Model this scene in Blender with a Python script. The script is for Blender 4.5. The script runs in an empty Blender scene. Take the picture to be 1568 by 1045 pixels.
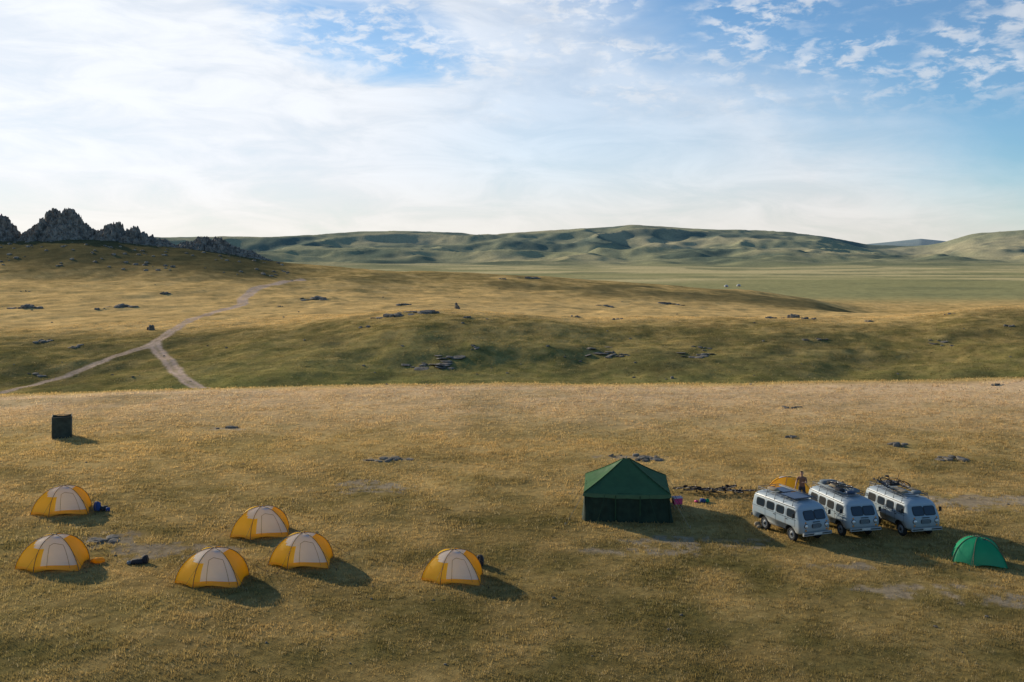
import bpy, bmesh, math, numpy as np, random
from mathutils import Vector, Matrix
random.seed(7); rng=np.random.default_rng(7)
F=1524.0; CX=784.0; HV=385.0; CH=13.0
ZOOM=None
sc=bpy.context.scene
# ---------------------------------------------------------------- noise
def _h(ix,iy,s):
    n=(ix.astype(np.int64)*374761393+iy.astype(np.int64)*668265263+s*1442695041)&0xFFFFFFFF
    n=((n^(n>>13))*1274126177)&0xFFFFFFFF
    n=(n^(n>>16))&0xFFFFFFFF
    return n/4294967295.0
def vn(x,y,s=0):
    x=np.asarray(x,float);y=np.asarray(y,float)
    ix=np.floor(x);iy=np.floor(y);fx=x-ix;fy=y-iy
    fx=fx*fx*fx*(fx*(fx*6-15)+10);fy=fy*fy*fy*(fy*(fy*6-15)+10)
    a=_h(ix,iy,s);b=_h(ix+1,iy,s);c=_h(ix,iy+1,s);d=_h(ix+1,iy+1,s)
    return (a*(1-fx)+b*fx)*(1-fy)+(c*(1-fx)+d*fx)*fy
def fbm(x,y,s=0,o=4):
    t=0;a=.5;w=0
    for i in range(o):
        t=t+a*vn(x,y,s+i*17);w+=a;a*=.5
        x,y=(x*1.6-y*1.2)+3.1,(x*1.2+y*1.6)+1.7
    return t/w
def ss(a,b,x):
    t=np.clip((x-a)/(b-a),0,1);return t*t*(3-2*t)
# ---------------------------------------------------------------- terrain table
XI=np.arange(-1400,3000,10.0)
def cv(pts):
    p=sorted(pts);return np.interp(XI,[a for a,b in p],[b for a,b in p])
def smooth(a,k=5):
    w=np.hanning(k+2)[1:-1];w/=w.sum();return np.convolve(np.pad(a,k//2,mode='edge'),w,'valid')
def zv(v,d): return CH-(v-HV)*d/F
vA=smooth(cv([(-600,625),(0,614),(150,607),(300,603),(500,599),(800,596),(1100,598),(1300,594),(1568,588),(2200,580)]),15)
vD=smooth(cv([(-600,500),(0,505),(150,505),(300,500),(450,492),(560,482),(640,475),(720,475),(800,480),(900,488),(1050,488),(1200,486),(1310,490),(1400,487),(1480,477),(1568,471),(1700,464),(2200,460)]),7)
vE=smooth(cv([(-600,475),(0,484),(300,482),(450,480),(560,480),(640,478),(720,478),(900,489),(1200,488),(1310,492),(1400,489),(1568,474),(2200,462)]),7)
vF=smooth(cv([(-600,430),(0,438),(300,440),(450,446),(600,455),(750,458),(900,464),(1050,470),(1200,478),(1310,484),(1400,482),(1568,470),(2200,456)]),7)
vG=smooth(cv([(-600,350),(-100,360),(0,368),(100,366),(150,368),(250,378),(350,388),(440,405),(500,409),(600,414),(750,421),(830,424),(1000,436),(1150,447),(1240,459),(1310,478),(1350,484),(1568,484),(2200,480)]),5)
vJ=smooth(cv([(-600,392),(350,392),(500,390),(600,388),(700,392),(780,384),(860,391),(900,386),(960,392),(1000,382),(1100,390),(1200,386),(1330,397),(1400,398),(1450,392),(1568,386),(2200,380)]),5)
vK=smooth(cv([(-600,360),(0,366),(200,366),(350,365),(480,363),(550,358),(600,357),(700,359),(760,361),(830,357),(930,351),(970,346),(1020,349),(1080,354),(1130,355),(1200,358),(1260,365),(1330,377),(1400,380),(1440,376),(1490,361),(1568,356),(1700,350),(2200,360)]),3)
vM=cv([(-600,382),(1200,382),(1290,378),(1340,373),(1410,366),(1460,371),(1500,376),(2200,380)])
one=np.ones_like(XI)
keys=[(2,0*one),(30,0*one),(60,0*one),(80,zv(vA,92)*.7),(92,zv(vA,92)),
(150,zv(vA,150)-1.1),(172,zv(vA-3,172)),(260,zv(vD,260)),(300,zv(vE,300)),(420,zv(vF,420)),(600,zv(vG,600)),
(850,-27*one),(2500,-27*one),(3800,zv(vJ,3800)),(5500,zv(vK,5500)),(7500,-12*one),(11000,zv(vM,11000)),(14500,-5*one),(30000,-20*one)]
kd=np.log(np.array([k for k,_ in keys]));kz=np.array([z for _,z in keys])
def pchip(xk,Y,x):
    h=np.diff(xk)[:,None];dl=np.diff(Y,axis=0)/h
    m=np.zeros_like(Y)
    for i in range(1,len(xk)-1):
        s=dl[i-1]*dl[i]>0
        w1=2*h[i]+h[i-1];w2=h[i]+2*h[i-1]
        with np.errstate(all='ignore'):
            hm=(w1+w2)/(w1/dl[i-1]+w2/dl[i])
        m[i]=np.where(s,hm,0)
    out=np.zeros((len(x),Y.shape[1]))
    j=np.clip(np.searchsorted(xk,x,side='right')-1,0,len(xk)-2)
    t=((x-xk[j])/(xk[j+1]-xk[j]))[:,None];hh=(xk[j+1]-xk[j])[:,None]
    return (2*t**3-3*t*t+1)*Y[j]+(t**3-2*t*t+t)*hh*m[j]+(-2*t**3+3*t*t)*Y[j+1]+(t**3-t*t)*hh*m[j+1]
LY=np.linspace(kd[0],kd[-1],1500)
TAB=pchip(kd,kz,LY)
def eff(x,y):
    r=np.hypot(x,y);th=np.clip(np.arctan2(x,y),-math.radians(52),math.radians(52))
    return r*np.cos(th),CX+F*np.tan(th)
def H(x,y):
    x=np.asarray(x,float);y=np.asarray(y,float)
    ye,xi=eff(x,y)
    a=np.clip((np.log(np.maximum(ye,2.01))-LY[0])/(LY[1]-LY[0]),0,len(LY)-1.001)
    b=np.clip((xi-XI[0])/10,0,len(XI)-1.001)
    ia=a.astype(int);ib=b.astype(int);fa=a-ia;fb=b-ib
    z=(TAB[ia,ib]*(1-fa)+TAB[ia+1,ib]*fa)*(1-fb)+(TAB[ia,ib+1]*(1-fa)+TAB[ia+1,ib+1]*fa)*fb
    l=np.log(np.maximum(ye,2))
    z=z+(fbm(x/7,y/7,3)-.5)*np.interp(l,np.log([20,92,150,400,900]),[.22,.25,.7,.9,0])
    z=z+(fbm(x/38,y/38,5)-.5)*np.interp(l,np.log([20,60,92,140,200,260,420,600,900,2500]),[.2,.5,.3,1.5,5,1.6,3,2.5,2,0])
    g=fbm(x/620,y/620,11,5);rg=1-np.abs(2*g-1)
    z=z+(rg-.75)*np.interp(l,np.log([1500,2600,3500,4600,5500,6500,11000]),[0,12,100,100,28,50,0])
    return z
def hit(px,v,ymin=15.0,ymax=9000):
    ys=np.exp(np.linspace(math.log(ymin),math.log(ymax),9000))
    xs=(px-CX)/F*ys;zr=CH-(v-HV)/F*ys
    k=np.argmax(zr<=H(xs,ys))
    return float(xs[k]),float(ys[k])
def gz(x,y): return float(H(np.array([x]),np.array([y]))[0])
# ---------------------------------------------------------------- masks
def polyw(pts): return np.array([hit(a,b,135) for a,b in pts])
def densify(P,n=12):
    out=[]
    for i in range(len(P)-1):
        p0=P[max(i-1,0)];p1=P[i];p2=P[i+1];p3=P[min(i+2,len(P)-1)]
        for t in np.linspace(0,1,n,endpoint=False):
            out.append(.5*((2*p1)+(-p0+p2)*t+(2*p0-5*p1+4*p2-p3)*t*t+(-p0+3*p1-3*p2+p3)*t**3))
    out.append(P[-1]);return np.array(out)
T1=densify(polyw([(-80,612),(0,602),(60,588),(130,565),(190,542),(235,526),(262,508),(300,487),(345,474),(370,466),(374,456),(400,440),(430,433),(462,429)]))
T2=densify(polyw([(236,526),(244,540),(262,560),(285,583),(325,600)]))
def dist_poly(x,y,P):
    d=np.full(x.shape,1e9)
    for a,b in zip(P[:-1],P[1:]):
        ab=b-a;L=ab@ab+1e-9
        t=np.clip(((x-a[0])*ab[0]+(y-a[1])*ab[1])/L,0,1)
        d=np.minimum(d,np.hypot(x-a[0]-t*ab[0],y-a[1]-t*ab[1]))
    return d
def track(x,y):
    m=np.zeros(x.shape);ye,_=eff(x,y)
    sel=(ye>85)&(ye<700)&(x<0)
    if sel.any():
        xs=x[sel];ys=y[sel]
        j=(fbm(xs/3,ys/3,31)-.5)*.9
        for P,w in ((T1,.50),(T2,.62)):
            w=w*np.interp(ys,[150,270,400,550],[1,1.8,3.4,4.2])
            d=dist_poly(xs,ys,P)+j
            k=1-ss(w*1.1,w*1.1+.7,d)
            k=k*(1-.35*(1-ss(.15,.4,d)))
            m[sel]=np.maximum(m[sel],k)
    return m
BP=[(570,747,2.0,.6),(540,740,1.0,.4),(600,752,1.1,.3),(165,829,1.3,.6),(235,845,2.0,.6),(310,842,1.3,.3),
(1385,905,1.3,.4),(1450,900,1.5,.25),(1540,918,1.4,.4),(1060,832,2.4,.45),(990,845,1.8,.35),(1500,768,3.4,.8),(1440,775,1.8,.35),
(350,657,1.2,.4),(590,703,1.2,.4),(960,700,1.6,.3),(1300,868,1.6,.25)]
BW=[(*hit(a,b),rx,ry) for a,b,rx,ry in BP]
def bare(x,y):
    m=np.zeros(x.shape);n=fbm(x/1.1,y/1.1,41,4);nn=fbm(x/.4,y/.4,47,3)
    for bx,by,rx,ry in BW:
        q=((x-bx)/(rx*1.3))**2+((y-by)/(ry*2.0))**2
        m=np.maximum(m,(1-ss(.1,1.0,q+(n-.5)*3.2+(nn-.5)*3.0))*(q<3))
    return m
C=lambda *a:np.array(a)
gold=C(.80,.52,.20);olive=C(.24,.18,.062);green=C(.18,.19,.058);tan=C(.95,.64,.36)
soil=C(.50,.40,.30);trk=C(.62,.45,.33);plain=C(.68,.55,.27);hill=C(.39,.36,.17);blue=C(.26,.35,.39);dark=C(.115,.108,.048)
def mixc(a,b,t): return a*(1-t[:,None])+b*t[:,None]
def color(x,y,withbare=True):
    ye,xi=eff(x,y);l=np.log(np.maximum(ye,2));L=np.log
    a=fbm(x/9,y/9,51);b=fbm(x/2.0,y/2.0,53);c=fbm(x/45,y/70,57,5);n=(a-.5)*.8+(b-.5)*1.1
    s=np.interp(l,L([20,33,42,55,75,92,100,130,240,262,275,420,520,600,850]),[.10,.20,.42,.66,.9,1,.8,.15,.20,.9,1.0,.95,.45,.6,.8])  # mid-distance keys also paint in the shaded slope and the sunlit band behind it
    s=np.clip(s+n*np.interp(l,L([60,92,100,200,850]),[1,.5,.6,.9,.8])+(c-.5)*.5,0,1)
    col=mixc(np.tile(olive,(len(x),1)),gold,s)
    t=np.interp(l,L([68,84,93,97]),[0,.75,1,0]);col=mixc(col,tan,np.clip(t+n*.3*(t>0),0,1))
    g=np.interp(l,L([95,130,172,185,215,270]),[.2,.95,.95,.7,.35,0])*(.6+.9*(c-.3));g=np.clip(g+ss(.60,.72,a)*.2*(ye<92),0,.9);col=mixc(col,green,g)
    dk=ss(.48,.68,fbm(x/14,y/22,61))*np.interp(l,L([95,130,240,262,420,520,600,700]),[0,.7,.75,.1,.25,.7,.5,0]);col=mixc(col,dark,dk*.65)  # shade of the camera-facing slopes put into the colour as dark patches
    # shade on the front of the long centre-right ridge, painted into the ground colour
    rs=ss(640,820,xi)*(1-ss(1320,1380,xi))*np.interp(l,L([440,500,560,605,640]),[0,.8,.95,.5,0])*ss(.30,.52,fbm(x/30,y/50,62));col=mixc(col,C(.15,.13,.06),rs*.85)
    lf=ss(490,400,xi)*ss(-20,120,xi+(ye-400)*.9)*np.interp(l,L([430,500,600,700]),[0,.85,1,1])*ss(.2,.4,c+.15);col=mixc(col,C(.11,.10,.048),np.clip(lf,0,1))  # backlit shade of the slope below the left crags, painted into its colour
    p=ss(700,900,ye);pc=mixc(np.tile(plain,(len(x),1)),C(.38,.35,.16),ss(.38,.62,fbm(x/500,y/170,63,5)));pc=mixc(pc,C(.26,.26,.13),ss(.52,.68,fbm(x/160,y/90,64,5))*.75);col=mixc(col,pc,p)
    q=ss(2300,3300,ye);hc=mixc(np.tile(hill,(len(x),1)),C(.54,.45,.22),ss(.42,.6,fbm(x/500,y/500,67,5)));hc=mixc(hc,C(.16,.18,.10),ss(.5,.66,fbm(x/350,y/350,69,5)));col=mixc(col,hc,q)  # dark noise stands in for cloud shade on the hills
    hz=np.interp(l,L([1500,2500,4000,5600,7000,11000]),[0,.06,.22,.30,.6,.92]);col=mixc(col,blue,hz)  # aerial haze painted in: ground colour turns bluer with distance
    if withbare:
        bm=bare(x,y);sc_=mixc(np.tile(soil,(len(x),1)),C(.38,.34,.29),ss(.4,.6,b));col=mixc(col,sc_,np.clip(bm,0,1)*.6)
        col=mixc(col,trk,track(x,y)*.9)
    return np.clip(col,0,1)
# ---------------------------------------------------------------- materials
def nt(name):
    m=bpy.data.materials.new(name);m.use_nodes=True;t=m.node_tree;t.nodes.clear();return m,t
def N(t,ty,**k):
    n=t.nodes.new(ty)
    for a,b in k.items():
        if a in n.inputs: n.inputs[a].default_value=b
        else: setattr(n,a,b)
    return n
def pmat(name,col,rough=.6,metal=0,var=.12,scale=6,spec=.3,bump=.0):
    m,t=nt(name);o=N(t,'ShaderNodeOutputMaterial');p=N(t,'ShaderNodeBsdfPrincipled')
    p.inputs['Roughness'].default_value=rough;p.inputs['Metallic'].default_value=metal;p.inputs['Specular IOR Level'].default_value=spec
    tc=N(t,'ShaderNodeTexCoord');n=N(t,'ShaderNodeTexNoise');n.inputs['Scale'].default_value=scale;n.inputs['Detail'].default_value=6
    t.links.new(tc.outputs['Object'],n.inputs['Vector'])
    r=N(t,'ShaderNodeMapRange');r.inputs['From Min'].default_value=.3;r.inputs['From Max'].default_value=.7;r.inputs['To Min'].default_value=1-var;r.inputs['To Max'].default_value=1+var
    t.links.new(n.outputs['Fac'],r.inputs['Value'])
    v=N(t,'ShaderNodeVectorMath',operation='SCALE');v.inputs[0].default_value=col;t.links.new(r.outputs[0],v.inputs['Scale']);t.links.new(v.outputs[0],p.inputs['Base Color'])
    if bump:
        b=N(t,'ShaderNodeBump');b.inputs['Strength'].default_value=bump;t.links.new(n.outputs['Fac'],b.inputs['Height']);t.links.new(b.outputs[0],p.inputs['Normal'])
    t.links.new(p.outputs[0],o.inputs[0]);return m
def dustypaint(name,col,dust):
    m,t=nt(name);o=N(t,'ShaderNodeOutputMaterial');p=N(t,'ShaderNodeBsdfPrincipled');p.inputs['Specular IOR Level'].default_value=.4
    tc=N(t,'ShaderNodeTexCoord');n=N(t,'ShaderNodeTexNoise');n.inputs['Scale'].default_value=4;n.inputs['Detail'].default_value=7;t.links.new(tc.outputs['Object'],n.inputs['Vector'])
    s=N(t,'ShaderNodeSeparateXYZ');t.links.new(tc.outputs['Object'],s.inputs[0])
    r=N(t,'ShaderNodeMapRange');r.inputs['From Min'].default_value=.4;r.inputs['From Max'].default_value=1.2;r.inputs['To Min'].default_value=.65;r.inputs['To Max'].default_value=.0;t.links.new(s.outputs[2],r.inputs['Value'])
    a=N(t,'ShaderNodeMath',operation='MULTIPLY_ADD');a.inputs[1].default_value=.9;t.links.new(n.outputs['Fac'],a.inputs[0]);t.links.new(r.outputs[0],a.inputs[2])
    r2=N(t,'ShaderNodeMapRange');r2.inputs['From Min'].default_value=.5;r2.inputs['From Max'].default_value=1.3;t.links.new(a.outputs[0],r2.inputs['Value'])
    mx=N(t,'ShaderNodeMix',data_type='RGBA');mx.inputs['A'].default_value=(*col,1);mx.inputs['B'].default_value=(*dust,1);t.links.new(r2.outputs[0],mx.inputs['Factor'])
    r3=N(t,'ShaderNodeMapRange');r3.inputs['To Min'].default_value=.42;r3.inputs['To Max'].default_value=.85;t.links.new(r2.outputs[0],r3.inputs['Value']);t.links.new(r3.outputs[0],p.inputs['Roughness'])
    t.links.new(mx.outputs['Result'],p.inputs['Base Color']);t.links.new(p.outputs[0],o.inputs[0]);return m
def fabric(name,col,trans=.5,var=.1):
    m,t=nt(name);o=N(t,'ShaderNodeOutputMaterial');d=N(t,'ShaderNodeBsdfDiffuse');tr=N(t,'ShaderNodeBsdfTranslucent');gl=N(t,'ShaderNodeBsdfGlossy');gl.inputs['Roughness'].default_value=.45
    tc=N(t,'ShaderNodeTexCoord');n=N(t,'ShaderNodeTexNoise');n.inputs['Scale'].default_value=2.5;n.inputs['Detail'].default_value=4;t.links.new(tc.outputs['Object'],n.inputs['Vector'])
    r=N(t,'ShaderNodeMapRange');r.inputs['From Min'].default_value=.3;r.inputs['From Max'].default_value=.7;r.inputs['To Min'].default_value=1-var;r.inputs['To Max'].default_value=1;t.links.new(n.outputs['Fac'],r.inputs['Value'])
    v=N(t,'ShaderNodeVectorMath',operation='SCALE');v.inputs[0].default_value=col;t.links.new(r.outputs[0],v.inputs['Scale'])
    b=N(t,'ShaderNodeBump');b.inputs['Strength'].default_value=.35;b.inputs['Distance'].default_value=.08;t.links.new(n.outputs['Fac'],b.inputs['Height'])
    for s in (d,tr): t.links.new(v.outputs[0],s.inputs['Color'])
    for s in (d,gl): t.links.new(b.outputs[0],s.inputs['Normal'])
    x=N(t,'ShaderNodeMixShader');x.inputs[0].default_value=trans;t.links.new(d.outputs[0],x.inputs[1]);t.links.new(tr.outputs[0],x.inputs[2])
    y=N(t,'ShaderNodeMixShader');y.inputs[0].default_value=.04;t.links.new(x.outputs[0],y.inputs[1]);t.links.new(gl.outputs[0],y.inputs[2])
    t.links.new(y.outputs[0],o.inputs[0]);return m
def rockmat(name,c1,c2,sc_=.7):
    m,t=nt(name);o=N(t,'ShaderNodeOutputMaterial');p=N(t,'ShaderNodeBsdfPrincipled');p.inputs['Roughness'].default_value=.9;p.inputs['Specular IOR Level'].default_value=.1
    g=N(t,'ShaderNodeNewGeometry');n=N(t,'ShaderNodeTexNoise');n.inputs['Scale'].default_value=sc_;n.inputs['Detail'].default_value=9;n.inputs['Roughness'].default_value=.7;t.links.new(g.outputs['Position'],n.inputs['Vector'])
    r=N(t,'ShaderNodeValToRGB');r.color_ramp.elements[0].position=.38;r.color_ramp.elements[0].color=(*c1,1);r.color_ramp.elements[1].position=.62;r.color_ramp.elements[1].color=(*c2,1)
    t.links.new(n.outputs['Fac'],r.inputs[0]);t.links.new(r.outputs[0],p.inputs['Base Color'])
    b=N(t,'ShaderNodeBump');b.inputs['Strength'].default_value=.8;b.inputs['Distance'].default_value=.3;t.links.new(n.outputs['Fac'],b.inputs['Height']);t.links.new(b.outputs[0],p.inputs['Normal'])
    t.links.new(p.outputs[0],o.inputs[0]);return m
# ground material
GM,t=nt('steppe_ground');o=N(t,'ShaderNodeOutputMaterial');p=N(t,'ShaderNodeBsdfPrincipled');p.inputs['Roughness'].default_value=1;p.inputs['Specular IOR Level'].default_value=0
at=N(t,'ShaderNodeAttribute');at.attribute_name='Col';g=N(t,'ShaderNodeNewGeometry')
n1=N(t,'ShaderNodeTexNoise');n1.inputs['Scale'].default_value=2.2;n1.inputs['Detail'].default_value=10;n1.inputs['Roughness'].default_value=.75
n2=N(t,'ShaderNodeTexNoise');n2.inputs['Scale'].default_value=.12;n2.inputs['Detail'].default_value=10;n2.inputs['Roughness'].default_value=.7
mm=N(t,'ShaderNodeMath',operation='MULTIPLY');r1=N(t,'ShaderNodeMapRange');r2=N(t,'ShaderNodeMapRange')
for n,r in ((n1,r1),(n2,r2)):
    t.links.new(g.outputs['Position'],n.inputs['Vector']);r.inputs['From Min'].default_value=.3;r.inputs['From Max'].default_value=.7;r.inputs['To Min'].default_value=.6;r.inputs['To Max'].default_value=1.35;t.links.new(n.outputs['Fac'],r.inputs['Value'])
r2.inputs['To Min'].default_value=.70;r2.inputs['To Max'].default_value=1.27
t.links.new(r1.outputs[0],mm.inputs[0]);t.links.new(r2.outputs[0],mm.inputs[1])
v=N(t,'ShaderNodeVectorMath',operation='SCALE');t.links.new(at.outputs['Color'],v.inputs[0]);t.links.new(mm.outputs[0],v.inputs['Scale']);t.links.new(v.outputs[0],p.inputs['Base Color'])
b=N(t,'ShaderNodeBump');b.inputs['Strength'].default_value=.6;b.inputs['Distance'].default_value=.14;t.links.new(n1.outputs['Fac'],b.inputs['Height']);t.links.new(b.outputs[0],p.inputs['Normal'])
t.links.new(p.outputs[0],o.inputs[0])
# grass
GR,t=nt('dry_grass');o=N(t,'ShaderNodeOutputMaterial');at=N(t,'ShaderNodeAttribute');at.attribute_name='Col'
d=N(t,'ShaderNodeBsdfDiffuse');tr=N(t,'ShaderNodeBsdfTranslucent');x=N(t,'ShaderNodeMixShader');x.inputs[0].default_value=.5
t.links.new(at.outputs['Color'],d.inputs['Color']);t.links.new(at.outputs['Color'],tr.inputs['Color']);t.links.new(d.outputs[0],x.inputs[1]);t.links.new(tr.outputs[0],x.inputs[2]);t.links.new(x.outputs[0],o.inputs[0])

# ---------------------------------------------------------------- terrain mesh
def fastmesh(name,V,Fc,mat,smoothf=True,col=None):
    me=bpy.data.meshes.new(name);nv=len(V);nf=len(Fc);k=Fc.shape[1]
    me.vertices.add(nv);me.vertices.foreach_set('co',V.astype(np.float32).ravel())
    me.loops.add(nf*k);me.loops.foreach_set('vertex_index',Fc.astype(np.int32).ravel())
    me.polygons.add(nf);me.polygons.foreach_set('loop_start',(np.arange(nf)*k).astype(np.int32))
    me.polygons.foreach_set('use_smooth',np.full(nf,smoothf))
    if col is not None:
        a=me.color_attributes.new('Col','FLOAT_COLOR','POINT');a.data.foreach_set('color',np.c_[col,np.ones(nv)].astype(np.float32).ravel())
    me.update(calc_edges=True);me.validate();me.materials.append(mat)
    ob=bpy.data.objects.new(name,me);sc.collection.objects.link(ob);return ob
rr=np.concatenate([np.geomspace(1,26,24,endpoint=False),np.linspace(26,110,300,endpoint=False),np.linspace(110,380,340,endpoint=False),np.geomspace(380,900,150,endpoint=False),np.geomspace(900,2400,50,endpoint=False),np.geomspace(2400,6500,170,endpoint=False),np.geomspace(6500,24000,50)])
th=np.radians(np.concatenate([np.arange(-180,-60,6),np.arange(-60,-31,1.5),np.arange(-31,31,.1),np.arange(31,60,1.5),np.arange(60,180,6)]))
R,TH=np.meshgrid(rr,th,indexing='ij');X=(R*np.sin(TH)).ravel();Y=(R*np.cos(TH)).ravel();Z=H(X,Y)
nr,nh=R.shape;i=np.arange(nr-1)[:,None];j=np.arange(nh)[None,:];jn=(j+1)%nh
Fc=np.stack([i*nh+j,i*nh+jn,(i+1)*nh+jn,(i+1)*nh+j],-1).reshape(-1,4)[:,::-1]
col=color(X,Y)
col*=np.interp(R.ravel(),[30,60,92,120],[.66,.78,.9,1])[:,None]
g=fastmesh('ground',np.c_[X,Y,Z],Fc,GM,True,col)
# ---------------------------------------------------------------- grass mesh
def grass(dmin,dmax,dens,nb,hmin,hmax,w,spread,seed):
    r=np.random.default_rng(seed);th=math.radians(30.5)
    A=th*(dmax**2-dmin**2);n=int(A*dens)
    rad=np.sqrt(r.uniform(dmin**2,dmax**2,n));an=r.uniform(-th,th,n);x=rad*np.sin(an);y=rad*np.cos(an)
    keep=r.random(n)>np.maximum(bare(x,y)*.8,track(x,y)*1.2)*.93
    dn=fbm(x/1.3,y/1.3,71,3);keep&=r.random(n)<(.30+1.4*ss(.35,.65,dn))
    x=x[keep];y=y[keep];n=len(x);hs=.6+.8*fbm(x/3,y/3,73,3)
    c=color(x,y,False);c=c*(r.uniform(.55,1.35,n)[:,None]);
    st=r.random(n)<.10;c[st]=c[st]*.4+np.array([.62,.49,.27])*.6
    x=np.repeat(x,nb);y=np.repeat(y,nb);hs=np.repeat(hs,nb);c=np.repeat(c,nb,0);m=len(x)
    x=x+r.normal(0,spread,m);y=y+r.normal(0,spread,m);z=H(x,y)-.02
    h=r.uniform(hmin,hmax,m)*hs;a=r.uniform(0,2*math.pi,m);ww=w*r.uniform(.6,1.3,m)
    la=r.uniform(0,2*math.pi,m);ln=h*r.uniform(.1,.7,m)
    V=np.empty((m,3,3));V[:,0]=np.c_[x-ww*np.cos(a),y-ww*np.sin(a),z];V[:,1]=np.c_[x+ww*np.cos(a),y+ww*np.sin(a),z];V[:,2]=np.c_[x+ln*np.cos(la),y+ln*np.sin(la),z+h]
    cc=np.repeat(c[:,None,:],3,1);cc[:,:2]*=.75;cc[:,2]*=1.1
    return V.reshape(-1,3),np.clip(cc.reshape(-1,3),0,.9)
parts=[grass(27,46,50,6,.05,.14,.014,.08,1),grass(46,70,28,5,.06,.15,.022,.10,2),grass(70,97,15,5,.06,.15,.03,.12,3),grass(97,300,1.4,5,.08,.22,.06,.3,4)]
V=np.concatenate([a for a,_ in parts]);cc=np.concatenate([b for _,b in parts])
fastmesh('grass',V,np.arange(len(V)).reshape(-1,3),GR,False,cc)
# ---------------------------------------------------------------- mesh builder
class MB:
    def __init__(s): s.v=[];s.f=[];s.m=[];s.sm=[]
    def add(s,vs,fs,mi=0,sm=False):
        o=len(s.v);s.v+= [tuple(p) for p in vs];s.f+=[tuple(o+i for i in f) for f in fs];s.m+=[mi]*len(fs);s.sm+=[sm]*len(fs)
    def box(s,c,d,mi=0,rot=None,taper=1.0):
        hx,hy,hz=d[0]/2,d[1]/2,d[2]/2;P=[]
        for z in (-1,1):
            k=taper if z>0 else 1
            for a,b in ((-1,-1),(1,-1),(1,1),(-1,1)): P.append(Vector((a*hx*k,b*hy*k,z*hz)))
        if rot is not None: P=[rot@p for p in P]
        s.add([p+Vector(c) for p in P],[(0,3,2,1),(4,5,6,7),(0,1,5,4),(1,2,6,5),(2,3,7,6),(3,0,4,7)],mi)
    def tube(s,a,b,r,mi=0,n=6,r2=None):
        a=Vector(a);b=Vector(b);d=(b-a);q=d.to_track_quat('Z','Y');r2=r if r2 is None else r2
        P=[a+q@Vector((math.cos(2*math.pi*i/n)*r,math.sin(2*math.pi*i/n)*r,0)) for i in range(n)]+[b+q@Vector((math.cos(2*math.pi*i/n)*r2,math.sin(2*math.pi*i/n)*r2,0)) for i in range(n)]
        s.add(P,[(i,(i+1)%n,n+(i+1)%n,n+i) for i in range(n)]+[tuple(range(n))[::-1],tuple(range(n,2*n))],mi,True)
    def torus(s,c,ax,R,r,mi=0,n=24,m=8):
        q=Vector(ax).to_track_quat('Z','Y');P=[];c=Vector(c)
        for i in range(n):
            A=2*math.pi*i/n
            for j in range(m):
                B=2*math.pi*j/m;P.append(c+q@Vector(((R+r*math.cos(B))*math.cos(A),(R+r*math.cos(B))*math.sin(A),r*math.sin(B))))
        s.add(P,[(i*m+j,((i+1)%n)*m+j,((i+1)%n)*m+(j+1)%m,i*m+(j+1)%m) for i in range(n) for j in range(m)],mi,True)
    def blob(s,c,d,mi=0,p=.7,jit=.06,sub=2,rot=None,flat=False,seed=0):
        bm=bmesh.new();bmesh.ops.create_icosphere(bm,subdivisions=sub,radius=1);rd=random.Random(seed);P=[]
        for v in bm.verts:
            q=Vector([math.copysign(abs(k)**p,k) for k in v.co]);q*=1+rd.uniform(-jit,jit);q=Vector((q.x*d[0]/2,q.y*d[1]/2,q.z*d[2]/2))
            if rot is not None:q=rot@q
            P.append(q+Vector(c))
        s.add(P,[tuple(v.index for v in f.verts) for f in bm.faces],mi,not flat);bm.free()
    def mesh(s,name,mats):
        me=bpy.data.meshes.new(name);me.from_pydata(s.v,[],s.f);me.update()
        for m in mats: me.materials.append(m)
        me.polygons.foreach_set('material_index',s.m);me.polygons.foreach_set('use_smooth',s.sm);return me
    def obj(s,name,mats,loc=(0,0,0),rz=0,parent=None,scale=1):
        return put(s.mesh(name,mats),name,loc,rz,parent,scale)
def put(me,name,loc=(0,0,0),rz=0,parent=None,scale=1):
    ob=bpy.data.objects.new(name,me);sc.collection.objects.link(ob);ob.location=loc;ob.rotation_euler=(0,0,rz);ob.scale=(scale,)*3
    if parent:ob.parent=parent
    return ob
def at(px,v,dz=0):
    x,y=hit(px,v);return (x,y,gz(x,y)+dz)
# ---------------------------------------------------------------- rocks
RK=rockmat('granite',(.10,.09,.07),(.28,.245,.20));RKD=rockmat('dark_granite',(.12,.105,.085),(.36,.31,.25),.35)
def rockblob(mb,c,d,seed,sub=2,flat=True,rz=None,jit=.10):
    rd=random.Random(seed);rot=Matrix.Rotation(rz if rz is not None else rd.uniform(0,6.3),3,'Z')@Matrix.Rotation(rd.uniform(-.25,.25),3,'X')
    mb.blob(c,d,0,p=rd.uniform(.5,.75),jit=jit,sub=sub,rot=rot,flat=flat,seed=seed)
crags=[[(-90,345),(-60,330),(-30,322),(0,325),(12,330),(22,342),(31,354)],
[(37,354),(50,344),(62,336),(72,328),(78,317),(84,313),(88,320),(95,320),(100,314),(106,312),(112,315),(119,322),(128,334),(140,346),(148,350)],
[(150,350),(160,347),(170,341),(175,337),(187,337),(190,347),(197,353),(202,344),(211,342),(215,352),(222,350),(227,358),(235,356),(241,364),(252,362),(262,369),(271,374)],
[(272,373),(285,366),(296,367),(302,360),(318,358),(324,364),(330,359),(342,361),(350,370),(362,375),(375,380),(387,382),(400,389),(412,395),(430,404)]]
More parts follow.
